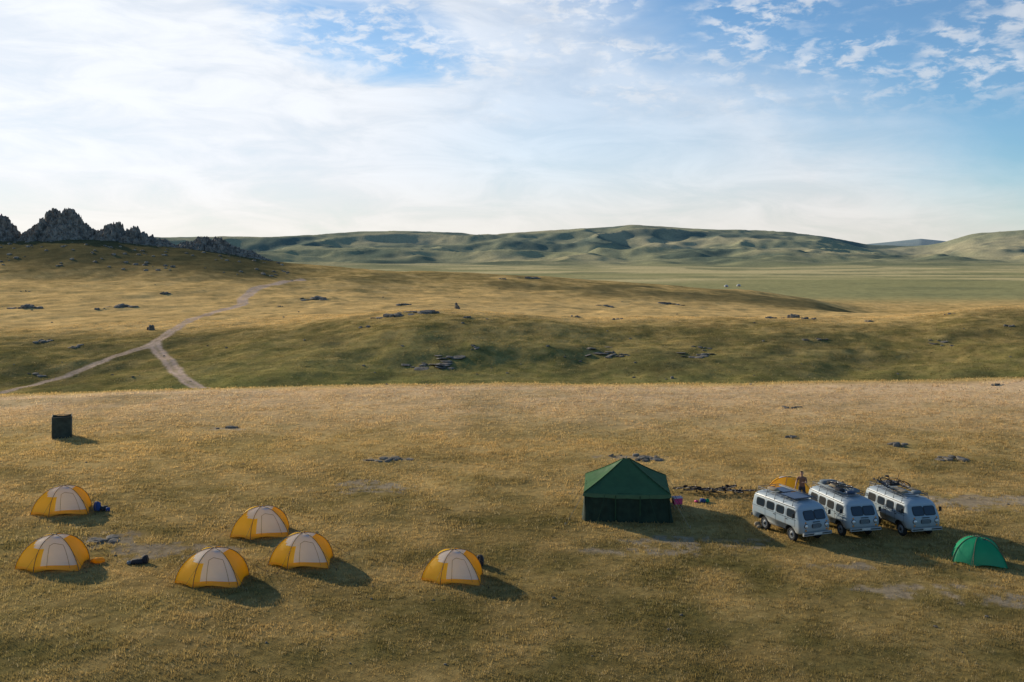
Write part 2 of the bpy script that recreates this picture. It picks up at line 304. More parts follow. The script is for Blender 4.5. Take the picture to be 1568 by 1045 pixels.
def cells(x,y,s,sd):
    gx=x/s;gy=y/s;ix=np.floor(gx);iy=np.floor(gy);best=np.full(x.shape,1e9);bx=np.zeros_like(x);by=np.zeros_like(x);rnd=np.zeros_like(x);sec=np.full(x.shape,1e9)
    for a in (-1,0,1):
        for b_ in (-1,0,1):
            cx=ix+a;cy=iy+b_;px=cx+.1+.8*_h(cx,cy,sd);py=cy+.1+.8*_h(cx,cy,sd+1);d=np.hypot(gx-px,gy-py);m=d<best
            sec=np.where(m,best,np.minimum(sec,d));best=np.where(m,d,best);bx=np.where(m,px*s,bx);by=np.where(m,py*s,by);rnd=np.where(m,_h(cx,cy,sd+2),rnd)
    return bx,by,rnd,sec-best
def crag(k,cr):
    D0=592.0;x0=(cr[0][0]-8-CX)/F*D0;x1=(cr[-1][0]+8-CX)/F*D0
    gx=np.arange(x0,x1,.36);gy=np.arange(-34,16,.5)+D0;Xg,Yg=np.meshgrid(gx,gy,indexing='ij')
    sx=np.array([(a-CX)/F*D0 for a,_ in cr]);sv=np.array([CH-(b_-HV)*D0/F for _,b_ in cr])
    def env(x,y):
        top=np.interp(x,sx,sv,left=-99,right=-99);base=H(x,y);hh=np.clip(top-H(x,np.full_like(x,D0)),0,40);W=5+1.25*hh
        dy=y-D0;e=np.clip(1-np.abs(dy)/np.where(dy<0,W,W*.6),0,1)**.85
        return base,hh*e
    w1=(fbm(Xg/2.5,Yg/2.5,81)-.5)*1.2
    bx,by,r1,e1=cells(Xg+w1,Yg*.8+w1,2.6,200+k);by=by/.8
    b2x,b2y,r2,e2=cells(Xg*1.3+w1,Yg,1.15,300+k)
    base,_=env(Xg,Yg)
    xx=bx*.65+Xg*.35;yy=by
    _,h1=env(xx,yy);_,h0=env(Xg,Yg)
    near=np.abs(Yg-D0)<2.2
    h=np.minimum(h1*(.72+.40*r1),h0*1.25+1.0)
    h=np.where(near,h0*(.94+.06*r1),h)
    h=h*(.86+.14*r2)-.5*(e2<.12)-.9*(e1<.10)*np.clip(h/3,0,1)
    Zg=base+h-.55+ (r2-.5)*.5
    V=np.c_[Xg.ravel(),Yg.ravel(),Zg.ravel()];a,b_=Xg.shape;i=np.arange(a-1)[:,None];j=np.arange(b_-1)[None,:]
    Fc=np.stack([i*b_+j,(i+1)*b_+j,(i+1)*b_+j+1,i*b_+j+1],-1).reshape(-1,4)
    hm=h.ravel();keepf=(hm[Fc].max(1)>.35);fastmesh('rock_crag',V,Fc[keepf],RKD,False)
for k,cr in enumerate(crags): crag(k,cr)
sd=100
mb=MB()
for k in range(110):
    sd+=1;rd=random.Random(sd);px=rd.uniform(-20,450);d=rd.uniform(470,575);x=(px-CX)/F*d;s=rd.uniform(.4,1.6)
    rockblob(mb,(x,d,gz(x,d)+s*.1),(s*1.8,s*1.5,s*.9),sd,sub=1)
mb.obj('boulders',[RKD])
def outcrop(px,v,wpx,hpx,n,name='rock_outcrop',mat=RK,depth=.8):
    global sd
    x0,y0=hit(px,v);s=y0/F;W=wpx*s;Hh=hpx*s*.8;mb=MB();rd=random.Random(sd)
    for i in range(n):
        sd+=1;dx=rd.gauss(0,.26)*W;dy=rd.gauss(0,.3)*W*depth*.6;k=math.exp(-(dx/W*2.2)**2)
        h=Hh*rd.uniform(.35,1)*k+.05;w=W*rd.uniform(.14,.34)
        x=x0+dx;y=y0+dy;rockblob(mb,(x-x0,y-y0,gz(x,y)+h*.12-gz(x0,y0)),(w,w*rd.uniform(.6,1.1),h*1.6),sd,jit=.07)
    mb.obj(name,[mat],(x0,y0,gz(x0,y0)))
for a in [(45,472,40,10,14),(190,470,45,6,12),(150,474,20,4,6),(232,506,18,12,7),(255,451,20,7,8),(485,458,46,4,12),(38,447,12,4,4),(618,468,26,6,8),(699,473,13,13,7),(600,485,50,6,12),(650,478,60,5,12),(715,487,20,4,6),
(812,427,34,6,8),(770,428,16,3,5),(1212,486,26,8,9),(1180,488,26,5,7),(1240,489,26,4,7),(1330,493,22,4,6),(880,486,20,4,5),(945,489,24,3,5),(1450,482,16,3,4),(1545,500,20,5,6),(560,501,20,4,5),
(1020,466,50,3,9),(930,470,30,3,6),(1030,580,16,4,5),(655,590,10,3,4),(60,575,30,4,6),(1525,590,24,4,6),(1210,625,34,3,5),(430,470,10,3,3)]:
    outcrop(*a)
for a in [(680,557,80,2.4,14),(650,560,36,2.4,8),(925,541,60,2.4,12),(950,546,30,2.4,7),(1070,545,46,2.4,10),(1075,533,30,2,6),(65,524,36,3.5,10),(118,530,30,2.2,7),(1250,520,36,2.2,6),(1440,525,40,2.2,7),(725,530,24,2.4,6)]:
    outcrop(*a,name='stone_slabs',depth=1.3)
for a in [(597,704,46,3,10),(985,703,60,4,14),(350,656,36,3,9),(1213,671,26,4,7),(1370,682,34,6,10),(1462,705,52,5,11),(158,829,64,3,9),(940,699,20,2.5,5)]:
    outcrop(*a,name='stone_slabs',depth=1.0)
mb=MB()
for k in range(120):
    rd=random.Random(9000+k);px=rd.uniform(-60,1640);v=rd.uniform(600,1040) if k<50 else rd.uniform(430,590);x,y=hit(px,v)
    s=rd.uniform(.04,.10) if y<95 else rd.uniform(.15,.5)
    if y>700: continue
    rockblob(mb,(x,y,gz(x,y)+s*.1),(s*1.8,s*1.3,s),9000+k,sub=1)
mb.obj('scattered_stones',[RK])
# ---------------------------------------------------------------- tents
YEL=fabric('yellow_nylon',(1.0,.68,.025),.66,.06);WHI=fabric('white_nylon',(.92,.90,.92),.55,.05);DRK=pmat('black_webbing',(.02,.02,.022),.7);GRT=fabric('green_nylon',(.02,.42,.19),.45)
GRY=pmat('grey_piping',(.16,.12,.08),.7);BLU=pmat('blue_fabric',(.03,.07,.22),.8);RED=pmat('pink_plastic',(.75,.08,.22),.5)
YED=fabric('amber_nylon',(1.0,.56,.015),.66,.06);INN=pmat('pale_inner_floor',(.75,.62,.35),.8)
def tent_mesh(Rx,Ry,Ht,mats,white=True,vest=.45,name='fly'):
    mb=MB();K=6;NS=6;M=16;off=math.radians(-90)
    phis=[off+math.radians(a) for a in (-22,44,112,172,228,290)]
    def ring(a):
        s=a/M;ang=s*math.pi/2;rho=max(math.cos(ang),0)**.84*.9+.10*(1-s);z=Ht*math.sin(ang)**1.0;P=[]
        for k in range(K):
            p0=phis[k];p1=phis[(k+1)%K]+(2*math.pi if k==K-1 else 0)
            A=Vector((Rx*rho*math.cos(p0),Ry*rho*math.sin(p0),z));B=Vector((Rx*rho*math.cos(p1),Ry*rho*math.sin(p1),z))
            for j in range(NS):
                u=j/NS;c=A.lerp(B,u);sag=math.sin(math.pi*u)
                arc=Vector((Rx*rho*math.cos(p0+(p1-p0)*u),Ry*rho*math.sin(p0+(p1-p0)*u),z));c=c.lerp(arc,.12)
                if s<.16: c.z+=.10*sag*(1-s/.16)
                ph=math.atan2(c.y,c.x)
                for pv,am in ((phis[1],vest),(phis[4],vest*.55),(phis[5],vest*.35)):
                    dd=(ph-pv+math.pi)%(2*math.pi)-math.pi;bmp=max(0,1-abs(dd)/.85)**1.4;f=1+am*bmp*(1-s)**1.4;c.x*=f;c.y*=f
                P.append(c)
        return P
    n=K*NS;rings=[ring(a) for a in range(M)]+[[Vector((0,0,Ht))]*1]
    V=[p for r in rings for p in r]
    groups={}
    for a in range(M):
        for q in range(n):
            k=q//NS;u=(q%NS+.5)/NS;s=(a+.5)/M;mi=0
            if white:
                if k==0 and .14<s and (.10 if s<.5 else 0)<u: mi=1
                elif k==5 and s>.50 and u>(.75-s)*2.2: mi=1
                elif k==1 and s>.78: mi=1
                elif k in(1,2) : mi=4
                if k==0 and s<=.14: mi=4
            if s<.07: mi=4
            if a<M-1: f=(a*n+q,a*n+(q+1)%n,(a+1)*n+(q+1)%n,(a+1)*n+q)
            else: f=(a*n+q,a*n+(q+1)%n,M*n)
            groups.setdefault(mi,[]).append(f)
    mb.v+=[tuple(p) for p in V]
    for mi,fs in groups.items():
        mb.f+=fs;mb.m+=[mi]*len(fs);mb.sm+=[True]*len(fs)
    for k in range(K):
        pts=[rings[a][k*NS]*1.008 for a in range(M)]+[Vector((0,0,Ht*1.008))]
        for A,B in zip(pts[:-1],pts[1:]): mb.tube(A,B,.013,3,5)
    if white:
        arc=[rings[a][2] *1.012 for a in range(1,10)]+[rings[10][3]*1.012]+[rings[a][5]*1.012 for a in range(9,0,-1)]
        for A,B in zip(arc[:-1],arc[1:]): mb.tube(A,B,.007,3,4)
    mb.blob((.16,-.26,Ht*.93),(.28,.12,.09),2,p=.9,jit=.02)
    for k in range(K):
        A=rings[7][k*NS];d=Vector((A.x,A.y,0)).normalized();B=Vector((A.x,A.y,0))+d*1.0;mb.tube(A,B,.006,3,4);mb.tube(B,B+Vector((0,0,.1)),.012,2,4)
    P=[(Rx*.88*math.cos(p),Ry*.88*math.sin(p),.03+h) for h in (0,.12) for p in phis]
    mb.add(P,[(i,(i+1)%6,6+(i+1)%6,6+i) for i in range(6)],2);mb.add(P[:6],[tuple(range(6))],5)
    return mb.mesh(name,mats)
TM=tent_mesh(1.32,1.15,1.2,[YEL,WHI,DRK,GRY,YED,INN],True,.34)
TG=tent_mesh(1.15,1.0,1.12,[GRT,GRT,pmat('dark_green_hem',(.01,.08,.05),.8),GRY,GRT,INN],False,.30)
tents=[(97,791,1.04,.05),(84,873,1.03,-.10),(401,825,1.02,.1),(464,868,.98,-.05),(328,896,1.03,-.15),(695,893,.92,-.05)]
for px,v,s,rz in tents:
    x,y,z=at(px,v-9);put(TM,'camping_tent',(x,y,z-.01),rz-math.atan2(x,y)*.6,scale=s)
y=52.4;x=(1206-CX)/F*y;put(TM,'camping_tent',(x,y,gz(x,y)),2.9,scale=.94)
x,y,z=at(1498,860);put(TG,'camping_tent',(x,y,z),-.2,scale=.93)
# mess tent
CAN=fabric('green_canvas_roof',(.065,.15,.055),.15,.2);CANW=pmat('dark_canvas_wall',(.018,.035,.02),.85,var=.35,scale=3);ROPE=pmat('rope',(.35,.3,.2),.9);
def mess_tent():
    mb=MB();W=2.02;Hw=1.36;Hp=2.62;n=16
    per=[]
    cs=[(-W,-W),(W,-W),(W,W),(-W,W)]
    for k in range(4):
        a=Vector(cs[k]);b=Vector(cs[(k+1)%4]);nn=Vector((b.y-a.y,-(b.x-a.x))).normalized()
        for j in range(36):
            u=j/36;p=a.lerp(b,u);w=.03*math.sin(u*2*math.pi*8)+.025*math.sin(u*31+k)
            per.append((p,nn,w if 0<j else 0))
    V=[];L=len(per)
    for h,o in ((0,.12),(.5,.04),(1.0,0),(Hw,-.03)):
        for p,nn,w in per: q=p+nn*(w*(1.3-h*.5)+o);V.append((q.x,q.y,h))
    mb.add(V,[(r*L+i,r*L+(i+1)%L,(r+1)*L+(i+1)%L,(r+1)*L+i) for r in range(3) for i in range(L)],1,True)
    E=W+.06;N_=12;ridge=.12
    rows=[]
    for r in range(N_+1):
        t_=r/N_;row=[]
        for k in range(4):
            a=Vector(cs[k]);b=Vector(cs[(k+1)%4])
            for j in range(8):
                u=j/8;p=a.lerp(b,u)*(E/W)
                q=p.lerp(Vector((p.x*ridge/E*1.0,p.y*.03)),t_)
                sag=-.16*math.sin(math.pi*t_)*(.35+.65*math.sin(math.pi*u)) -.07*math.sin(math.pi*u)*(1-t_)+.015*math.sin(u*25+k*3+t_*4)*(0<j)
                row.append((q.x,q.y,Hw+.02+(Hp-Hw)*t_+sag))
        rows.append(row)
    V=[p for r in rows for p in r];L=32
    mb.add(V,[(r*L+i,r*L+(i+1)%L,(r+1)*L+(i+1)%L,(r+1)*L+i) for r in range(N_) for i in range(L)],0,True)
    V=[(p[0]*1.004,p[1]*1.004,p[2]) for p in rows[0]]+[(p[0]*1.015,p[1]*1.015,p[2]-.16-(.03 if i%2 else 0)) for i,p in enumerate(rows[0])]
    mb.add(V,[(i+32,(i+1)%32+32,(i+1)%32,i) for i in range(32)],0)
    for k in range(4):
        pts=[rows[r][k*8] for r in range(N_+1)]
        for A,B in zip(pts[:-1],pts[1:]): mb.tube((A[0],A[1],A[2]+.01),(B[0],B[1],B[2]+.01),.02,2,5)
    mb.tube((0,0,Hp-.1),(0,0,Hp+.12),.03,3)
    for cx,cy in cs:
        A=(cx*1.03,cy*1.03,Hw);B=(cx*1.45,cy*1.45,0);mb.tube(A,B,.012,3,4);mb.tube(B,(B[0],B[1],.15),.02,3,4);mb.tube((cx,cy,0),(cx,cy,Hw),.03,1,5)
    for cx,cy in ((-.5,-1),(.5,-1),(0,1),(1,0),(-1,0)):
        A=(cx*E,cy*E,Hw);B=(cx*E*1.4,cy*E*1.4,0);mb.tube(A,B,.008,2,4)
    for xx in (-.55,.62): mb.box((xx,-W-.10,.66),(.05,.03,1.25),2)
    return mb.mesh('canvas_shelter',[CAN,CANW,pmat('canvas_seam',(.03,.07,.03),.9),ROPE])
x,y=hit(957,800);y+=2.05;put(mess_tent(),'mess_tent',((959-CX)/F*y,y,gz(x,y)),math.radians(-5.5))
# latrine tent
mb=MB();CG=pmat('latrine_canvas',(.05,.06,.045),.9,var=.3,scale=4);CG2=pmat('latrine_frame',(.12,.12,.09),.7)
w=.62;Hh=1.5
for k,(a,b) in enumerate([((-w,-w),(w,-w)),((w,-w),(w,w)),((w,w),(-w,w)),((-w,w),(-w,-w))]):
    A=Vector(a);B=Vector(b);nn=Vector((B.y-A.y,A.x-B.x)).normalized();V=[]
    for h in (0,.5,1.0,Hh):
        for j in range(9):
            u=j/8;q=A.lerp(B,u)+nn*(.03*math.sin(u*20+k)*(0<j<8));V.append((q.x,q.y,h-(.06*math.sin(math.pi*u) if h==Hh else 0)))
    mb.add(V,[(r*9+i,r*9+i+1,(r+1)*9+i+1,(r+1)*9+i) for r in range(3) for i in range(8)],0,True)
    mb.tube((A.x,A.y,0),(A.x,A.y,Hh+.08),.025,1);mb.tube((A.x,A.y,Hh),(B.x,B.y,Hh),.022,1)
x,y,z=at(95,670);mb.obj('latrine_tent',[CG,CG2],(x,y,z),math.radians(22))
# ---------------------------------------------------------------- bicycle
MET=pmat('bare_metal',(.4,.4,.42),.35,.9);RUB=pmat('rubber',(.02,.02,.02),.85);BFR=pmat('bike_frame_red',(.35,.03,.02),.4);BFB=pmat('bike_frame_black',(.03,.03,.035),.4)
def bike_mesh(fm):
    mb=MB();r=.34
    for x in (-.52,.52):
        mb.torus((x,0,r),(0,1,0),r-.02,.027,1,24,6);mb.torus((x,0,r),(0,1,0),r-.055,.010,0,20,4)
        for i in range(10):
            a=i*math.pi/5;mb.tube((x,0,r),(x+math.cos(a)*(r-.05),0,r+math.sin(a)*(r-.05)),.003,0,3)
        mb.tube((x,-.05,r),(x,.05,r),.025,0)
    bb=(-.08,0,.30);st=(-.2,0,.80);hd=(.36,0,.85);hl=(.39,0,.72);rr_=(-.52,0,r)
    for a,b,q in ((bb,st,.017),(st,hd,.017),(bb,hl,.022),(hd,hl,.02)): mb.tube(a,b,q,2)
    for s in (-.045,.045):
        mb.tube((rr_[0],s,rr_[2]),bb,.011,2);mb.tube((rr_[0],s,rr_[2]),(st[0],s*.4,st[2]-.04),.010,2);mb.tube((.52,s,r),(hl[0]+.01,s*.9,hl[2]),.014,2)
    mb.tube(st,(-.225,0,.93),.014,0);mb.blob((-.23,0,.95),(.27,.14,.06),1,p=.9,jit=0,sub=2)
    mb.tube(hd,(.37,0,.95),.014,0);mb.tube((.40,-.30,.97),(.40,.30,.97),.013,1);mb.tube((.37,0,.95),(.40,0,.97),.014,0)
    mb.torus((-.08,.05,.30),(0,1,0),.09,.008,0,16,4)
    for s in (1,-1): mb.tube((-.08,.06*s,.30),(-.08+.12*s,.08*s,.30-.12*s),.010,0);mb.box((-.08+.12*s,.12*s,.30-.12*s),(.09,.09,.02),1)
    return mb.mesh('bicycle',[MET,RUB,fm])
BK=[bike_mesh(BFR),bike_mesh(BFB)]
rd=random.Random(3)
for i,(px,v) in enumerate([(1050,752),(1068,754),(1087,756),(1104,753),(1118,757),(1134,754)]):
    x,y,z=at(px,v);ob=put(BK[1],'bicycle',(x,y,z+.12),0,scale=.92);ob.rotation_euler=(math.radians(72+rd.uniform(-8,8)),0,rd.uniform(-.7,.7))
# ---------------------------------------------------------------- vans
DU=(.36,.33,.28)
PAINT=dustypaint('grey_van_paint',(.29,.365,.41),DU);ROOFP=dustypaint('pale_roof_paint',(.38,.44,.47),(.42,.42,.40));GLASS=pmat('van_glass',(.025,.035,.045),.10,0,.05,2,.6);BLK=pmat('black_trim',(.025,.025,.025),.6);ARCH=pmat('wheel_arch_dark',(.02,.02,.02),.95)
LAMP=pmat('lamp_glass',(.75,.75,.72),.15,.3);AMB=pmat('amber_lens',(.7,.25,.02),.3);RIM=pmat('wheel_rim',(.22,.24,.25),.6);SEAM=pmat('door_seam',(.07,.08,.085),.8)
PRF=[(.52,2.02,-2.10,.84,.20),(.60,2.12,-2.16,.92,.24),(.80,2.19,-2.18,.955,.28),(1.0,2.20,-2.18,.965,.30),(1.2,2.16,-2.17,.965,.30),(1.30,2.11,-2.16,.955,.30),(1.74,1.90,-2.10,.89,.30),(1.84,1.82,-2.06,.86,.30),(1.93,1.68,-1.97,.80,.32),(2.0,1.48,-1.82,.70,.34),(2.05,1.15,-1.5,.5,.32),(2.065,.6,-.9,.2,.15)]
def pr(z,i): return float(np.interp(z,[p[0] for p in PRF],[p[i] for p in PRF]))
def van_body():
    mb=MB();NC=6;V=[];
    zs=[PRF[0][0]]
    for a,b in zip(PRF[:-1],PRF[1:]):
        for k in (1,2): zs.append(a[0]+(b[0]-a[0])*k/2)
    for z in zs:
        fx,rx,hw,cr=[pr(z,i) for i in (1,2,3,4)]
        for (cx,cy,a0) in ((fx-cr,hw-cr,0),(rx+cr,hw-cr,90),(rx+cr,-hw+cr,180),(fx-cr,-hw+cr,270)):
            for j in range(NC+1):
                a=math.radians(a0+90*j/NC);V.append((cx+cr*math.cos(a),cy+cr*math.sin(a),z))
    L=4*(NC+1);n=len(zs)
    fs=[(r*L+i,r*L+(i+1)%L,(r+1)*L+(i+1)%L,(r+1)*L+i) for r in range(n-1) for i in range(L)]+[tuple(range(L))[::-1],tuple(range((n-1)*L,n*L))]
    mb.add(V,fs,0,True);me=mb.mesh('body',[PAINT,ARCH,ROOFP])
    for p in me.polygons:
        if p.center.z>1.80:p.material_index=2
    ob=bpy.data.objects.new('body_tmp',me);sc.collection.objects.link(ob)
    cm=MB()
    for x in (1.25,-1.05): cm.tube((x,-1.2,.40),(x,1.2,.40),.47,0,28)
    cme=cm.mesh('c',[ARCH]);co=bpy.data.objects.new('cut',cme);sc.collection.objects.link(co)
    md=ob.modifiers.new('b','BOOLEAN');md.object=co;md.operation='DIFFERENCE';md.solver='EXACT';md.material_mode='TRANSFER'
    bpy.context.view_layer.update();dg=bpy.context.evaluated_depsgraph_get()
    m2=bpy.data.meshes.new_from_object(ob.evaluated_get(dg));m2.name='body'
    bpy.data.objects.remove(ob);bpy.data.objects.remove(co);return m2
BODY=van_body()
def rrect(w,h,r,n=5):
    P=[]
    for cx,cy,a0 in ((w/2-r,h/2-r,0),(-w/2+r,h/2-r,90),(-w/2+r,-h/2+r,180),(w/2-r,-h/2+r,270)):
        for j in range(n): a=math.radians(a0+90*j/(n-1));P.append((cx+r*math.cos(a),cy+r*math.sin(a)))
    return P
def van_trim():
    mb=MB()
    zc=1.51;h=.37
    def side(xc,w,s):
        for e,mi,o in ((.045,1,.004),(0,0,.010)):
            P=[(xc+a,s*(pr(zc+b,3)+o),zc+b) for a,b in rrect(w+e*2,h+e*1.6,.09+e)]
            mb.add(P,[tuple(range(len(P)))[::(-1 if s>0 else 1)]],mi)
    for s in (1,-1):
        for xc,w in ((1.30,.62),(.42,.60),(-.42,.62),(-1.28,.66)): side(xc,w,s)
        for xs,z0,z1 in ((1.66,.9,1.75),(.88,.62,1.78),(.06,.62,1.78),(-.84,.9,1.78)):
            for k in range(6):
                a=z0+(z1-z0)*k/6;b_=z0+(z1-z0)*(k+1)/6
                mb.add([(xs-.012,s*(pr(a,3)+.004),a),(xs+.012,s*(pr(a,3)+.004),a),(xs+.012,s*(pr(b_,3)+.004),b_),(xs-.012,s*(pr(b_,3)+.004),b_)],[(0,1,2,3) if s<0 else (3,2,1,0)],6)
        mb.tube((1.55,s*.875,1.83),(-1.85,s*.875,1.83),.018,1)
        mb.tube((1.75,s*.968,1.24),(-1.95,s*.968,1.24),.012,6)
        for xh in (.98,-.02): mb.box((xh,s*.985,1.16),(.14,.03,.03),1)
        mb.tube((1.72,s*.93,1.35),(1.80,s*1.14,1.42),.012,1);mb.box((1.80,s*1.15,1.50),(.03,.15,.24),1)
        mb.tube((.75,s*.86,.55),(-.55,s*.86,.50),.03,1)
    for s in (1,-1):
        for e,mi,o in ((.04,1,.005),(0,0,.012)):
            P=[(pr(zc+b,1)+o,s*.335+a,zc+b) for a,b in rrect(.60+e*2,h+.03+e*1.6,.07+e)]
            mb.add(P,[tuple(range(len(P)))],mi)
        mb.tube((2.11,s*.1,1.31),(2.02,s*.38,1.50),.008,1,4)
        for e,mi,xo in ((.125,1,.0),(.100,2,.03)):
            mb.tube((pr(1.0,1)-.08,s*.64,1.0),(pr(1.0,1)+.015+xo,s*.64,1.0),e,mi,18)
        mb.tube((2.1,s*.66,1.18),(2.19,s*.66,1.18),.04,3,10);mb.tube((2.1,s*.66,.78),(2.20,s*.66,.78),.05,3,10)
        mb.box((-2.17,s*.78,1.0),(.05,.12,.2),3)
        for e,mi,o in ((.04,1,.004),(0,0,.010)):
            P=[(pr(zc+b,2)-o,s*.36+a,zc+b) for a,b in rrect(.5+e*2,h-.04+e*1.6,.07+e)]
            mb.add(P,[tuple(range(len(P)))[::-1]],mi)
    P=[(pr(.98+b,1)+.012,a,.98+b) for a,b in rrect(.62,.24,.10)];mb.add(P,[tuple(range(len(P)))],1)
    for k in range(5): mb.box((2.222,0,.89+k*.045),(.012,.5,.015),7)
    mb.box((2.205,0,1.19),(.02,.42,.05),6)
    mb.box((2.27,0,.60),(.10,1.78,.15),7);mb.box((2.325,0,.60),(.012,1.7,.05),1);mb.box((2.345,0,.63),(.01,.5,.11),2)
    for s in (1,-1): mb.box((2.17,s*.5,.60),(.14,.08,.10),1)
    mb.box((-2.24,0,.60),(.08,1.7,.13),1)
    mb.box((0,0,.50),(3.6,.9,.16),1)
    for x in (1.25,-1.05):
        mb.tube((x,-.7,.385),(x,.7,.385),.07,1,10);mb.blob((x,.12,.385),(.34,.34,.34),1,p=1,jit=0)
        for s in (1,-1):
            y=s*.76;mb.torus((x,y,.385),(0,1,0),.285,.105,5,28,10)
            mb.tube((x,y-.07,.385),(x,y+.07,.385),.235,4,20);mb.tube((x,y,.385),(x,y+s*.11,.385),.08,1,10)
            mb.torus((x,y+s*.075,.385),(0,1,0),.2,.02,4,18,5)
    return mb.mesh('trim_and_wheels',[GLASS,BLK,LAMP,AMB,RIM,RUB,SEAM,PAINT])
TRIM=van_trim()
def rack_mesh():
    mb=MB();z=2.14
    for s in (1,-1):
        mb.tube((1.35,s*.72,z),(-1.8,s*.72,z),.016,0);mb.tube((1.35,s*.72,z+.10),(-1.8,s*.72,z+.10),.014,0)
        for x in (1.3,.55,-.2,-.95,-1.75): mb.tube((x,s*.84,1.86),(x,s*.72,z+.10),.013,0)
    for x in np.linspace(-1.8,1.35,9): mb.tube((x,-.72,z),(x,.72,z),.013,0)
    mb.tube((1.35,-.72,z+.1),(1.35,.72,z+.1),.014,0);mb.tube((-1.8,-.72,z+.1),(-1.8,.72,z+.1),.014,0)
    for s in (.2,-.2): mb.tube((-2.26,s+.3,.7),(-1.9,s+.3,2.2),.014,0)
    for k in range(6): u=(k+.5)/6;mb.tube((-2.26+.36*u,.1,.7+1.5*u),(-2.26+.36*u,.5,.7+1.5*u),.011,0)
    return mb.mesh('roof_rack',[pmat('rack_steel',(.10,.11,.12),.5,.5)])
RACK=rack_mesh()
PAN=pmat('solar_panel',(.03,.05,.10),.35,0,.1,5,.4);TAN_=pmat('duffel_tan',(.30,.24,.16),.9);GB=pmat('duffel_grey',(.16,.19,.21),.9);BL2=pmat('duffel_black',(.03,.03,.035),.8)
def cargo(kind):
    mb=MB();z=2.17
    if kind==0:
        mb.box((.55,0,z+.03),(1.2,1.1,.04),0);mb.box((-.75,.2,z+.03),(1.0,.8,.04),0);mb.blob((-.9,-.4,z+.09),(.8,.36,.16),2,.6,.05);mb.tube((1.2,.55,z+.05),(-1.6,.55,z+.06),.04,1)
    elif kind==1:
        mb.blob((.6,.3,z+.11),(.9,.5,.22),1,.6,.05);mb.blob((.3,-.35,z+.10),(.8,.42,.22),3,.6,.05,seed=2);mb.blob((-.6,.1,z+.13),(1.0,.8,.26),2,.6,.06,seed=5);mb.blob((-1.4,0,z+.12),(.5,.9,.22),1,.4,.03);mb.tube((1.1,-.5,z+.05),(-1.5,-.55,z+.06),.05,1);mb.blob((1.0,-.1,z+.09),(.3,.5,.18),0,.6,.05,seed=8)
    else:
        mb.blob((.4,-.35,z+.08),(1.1,.5,.14),2,.4,.03);mb.blob((-1.1,.2,z+.12),(.8,.7,.24),3,.6,.06);mb.tube((1.2,.6,z+.03),(-1.6,.6,z+.03),.03,1);mb.blob((1.0,.25,z+.09),(.4,.5,.18),1,.6,.05,seed=8)
    return mb.mesh('roof_luggage',[PAN,GB,TAN_,BL2])
def van(px,v,hd,kind,yo=0,s=.87):
    x,y=hit(px,v);y+=yo;x=(px-CX)/F*y
    e=bpy.data.objects.new('van',None);sc.collection.objects.link(e);e.location=(x,y,gz(x,y)-.02);e.rotation_euler=(0,0,math.radians(hd));e.scale=(s,s,s*.98)
    put(BODY,'body',parent=e);put(TRIM,'trim_and_wheels',parent=e);put(RACK,'roof_rack',parent=e);put(cargo(kind),'roof_luggage',parent=e)
    if kind==2:
        for k,(xx,yy,rz,tl) in enumerate(((-.5,.15,.5,50),(-.2,-.45,-.3,64))):
            b=put(BK[1],'bicycle_on_roof',(xx,yy,2.27),rz,e);b.rotation_euler=(math.radians(tl),0,rz)
    if kind==1:
        b=put(BK[1],'bicycle_on_roof',(-.2,.3,2.42),.2,e);b.rotation_euler=(math.radians(84),0,.2)
    return e
v1=van(1209,819,-68,0,.3,.86);v2=van(1289,814,-77,1,.5,.86);v3=van(1379,814,-77,2,.5,.86)
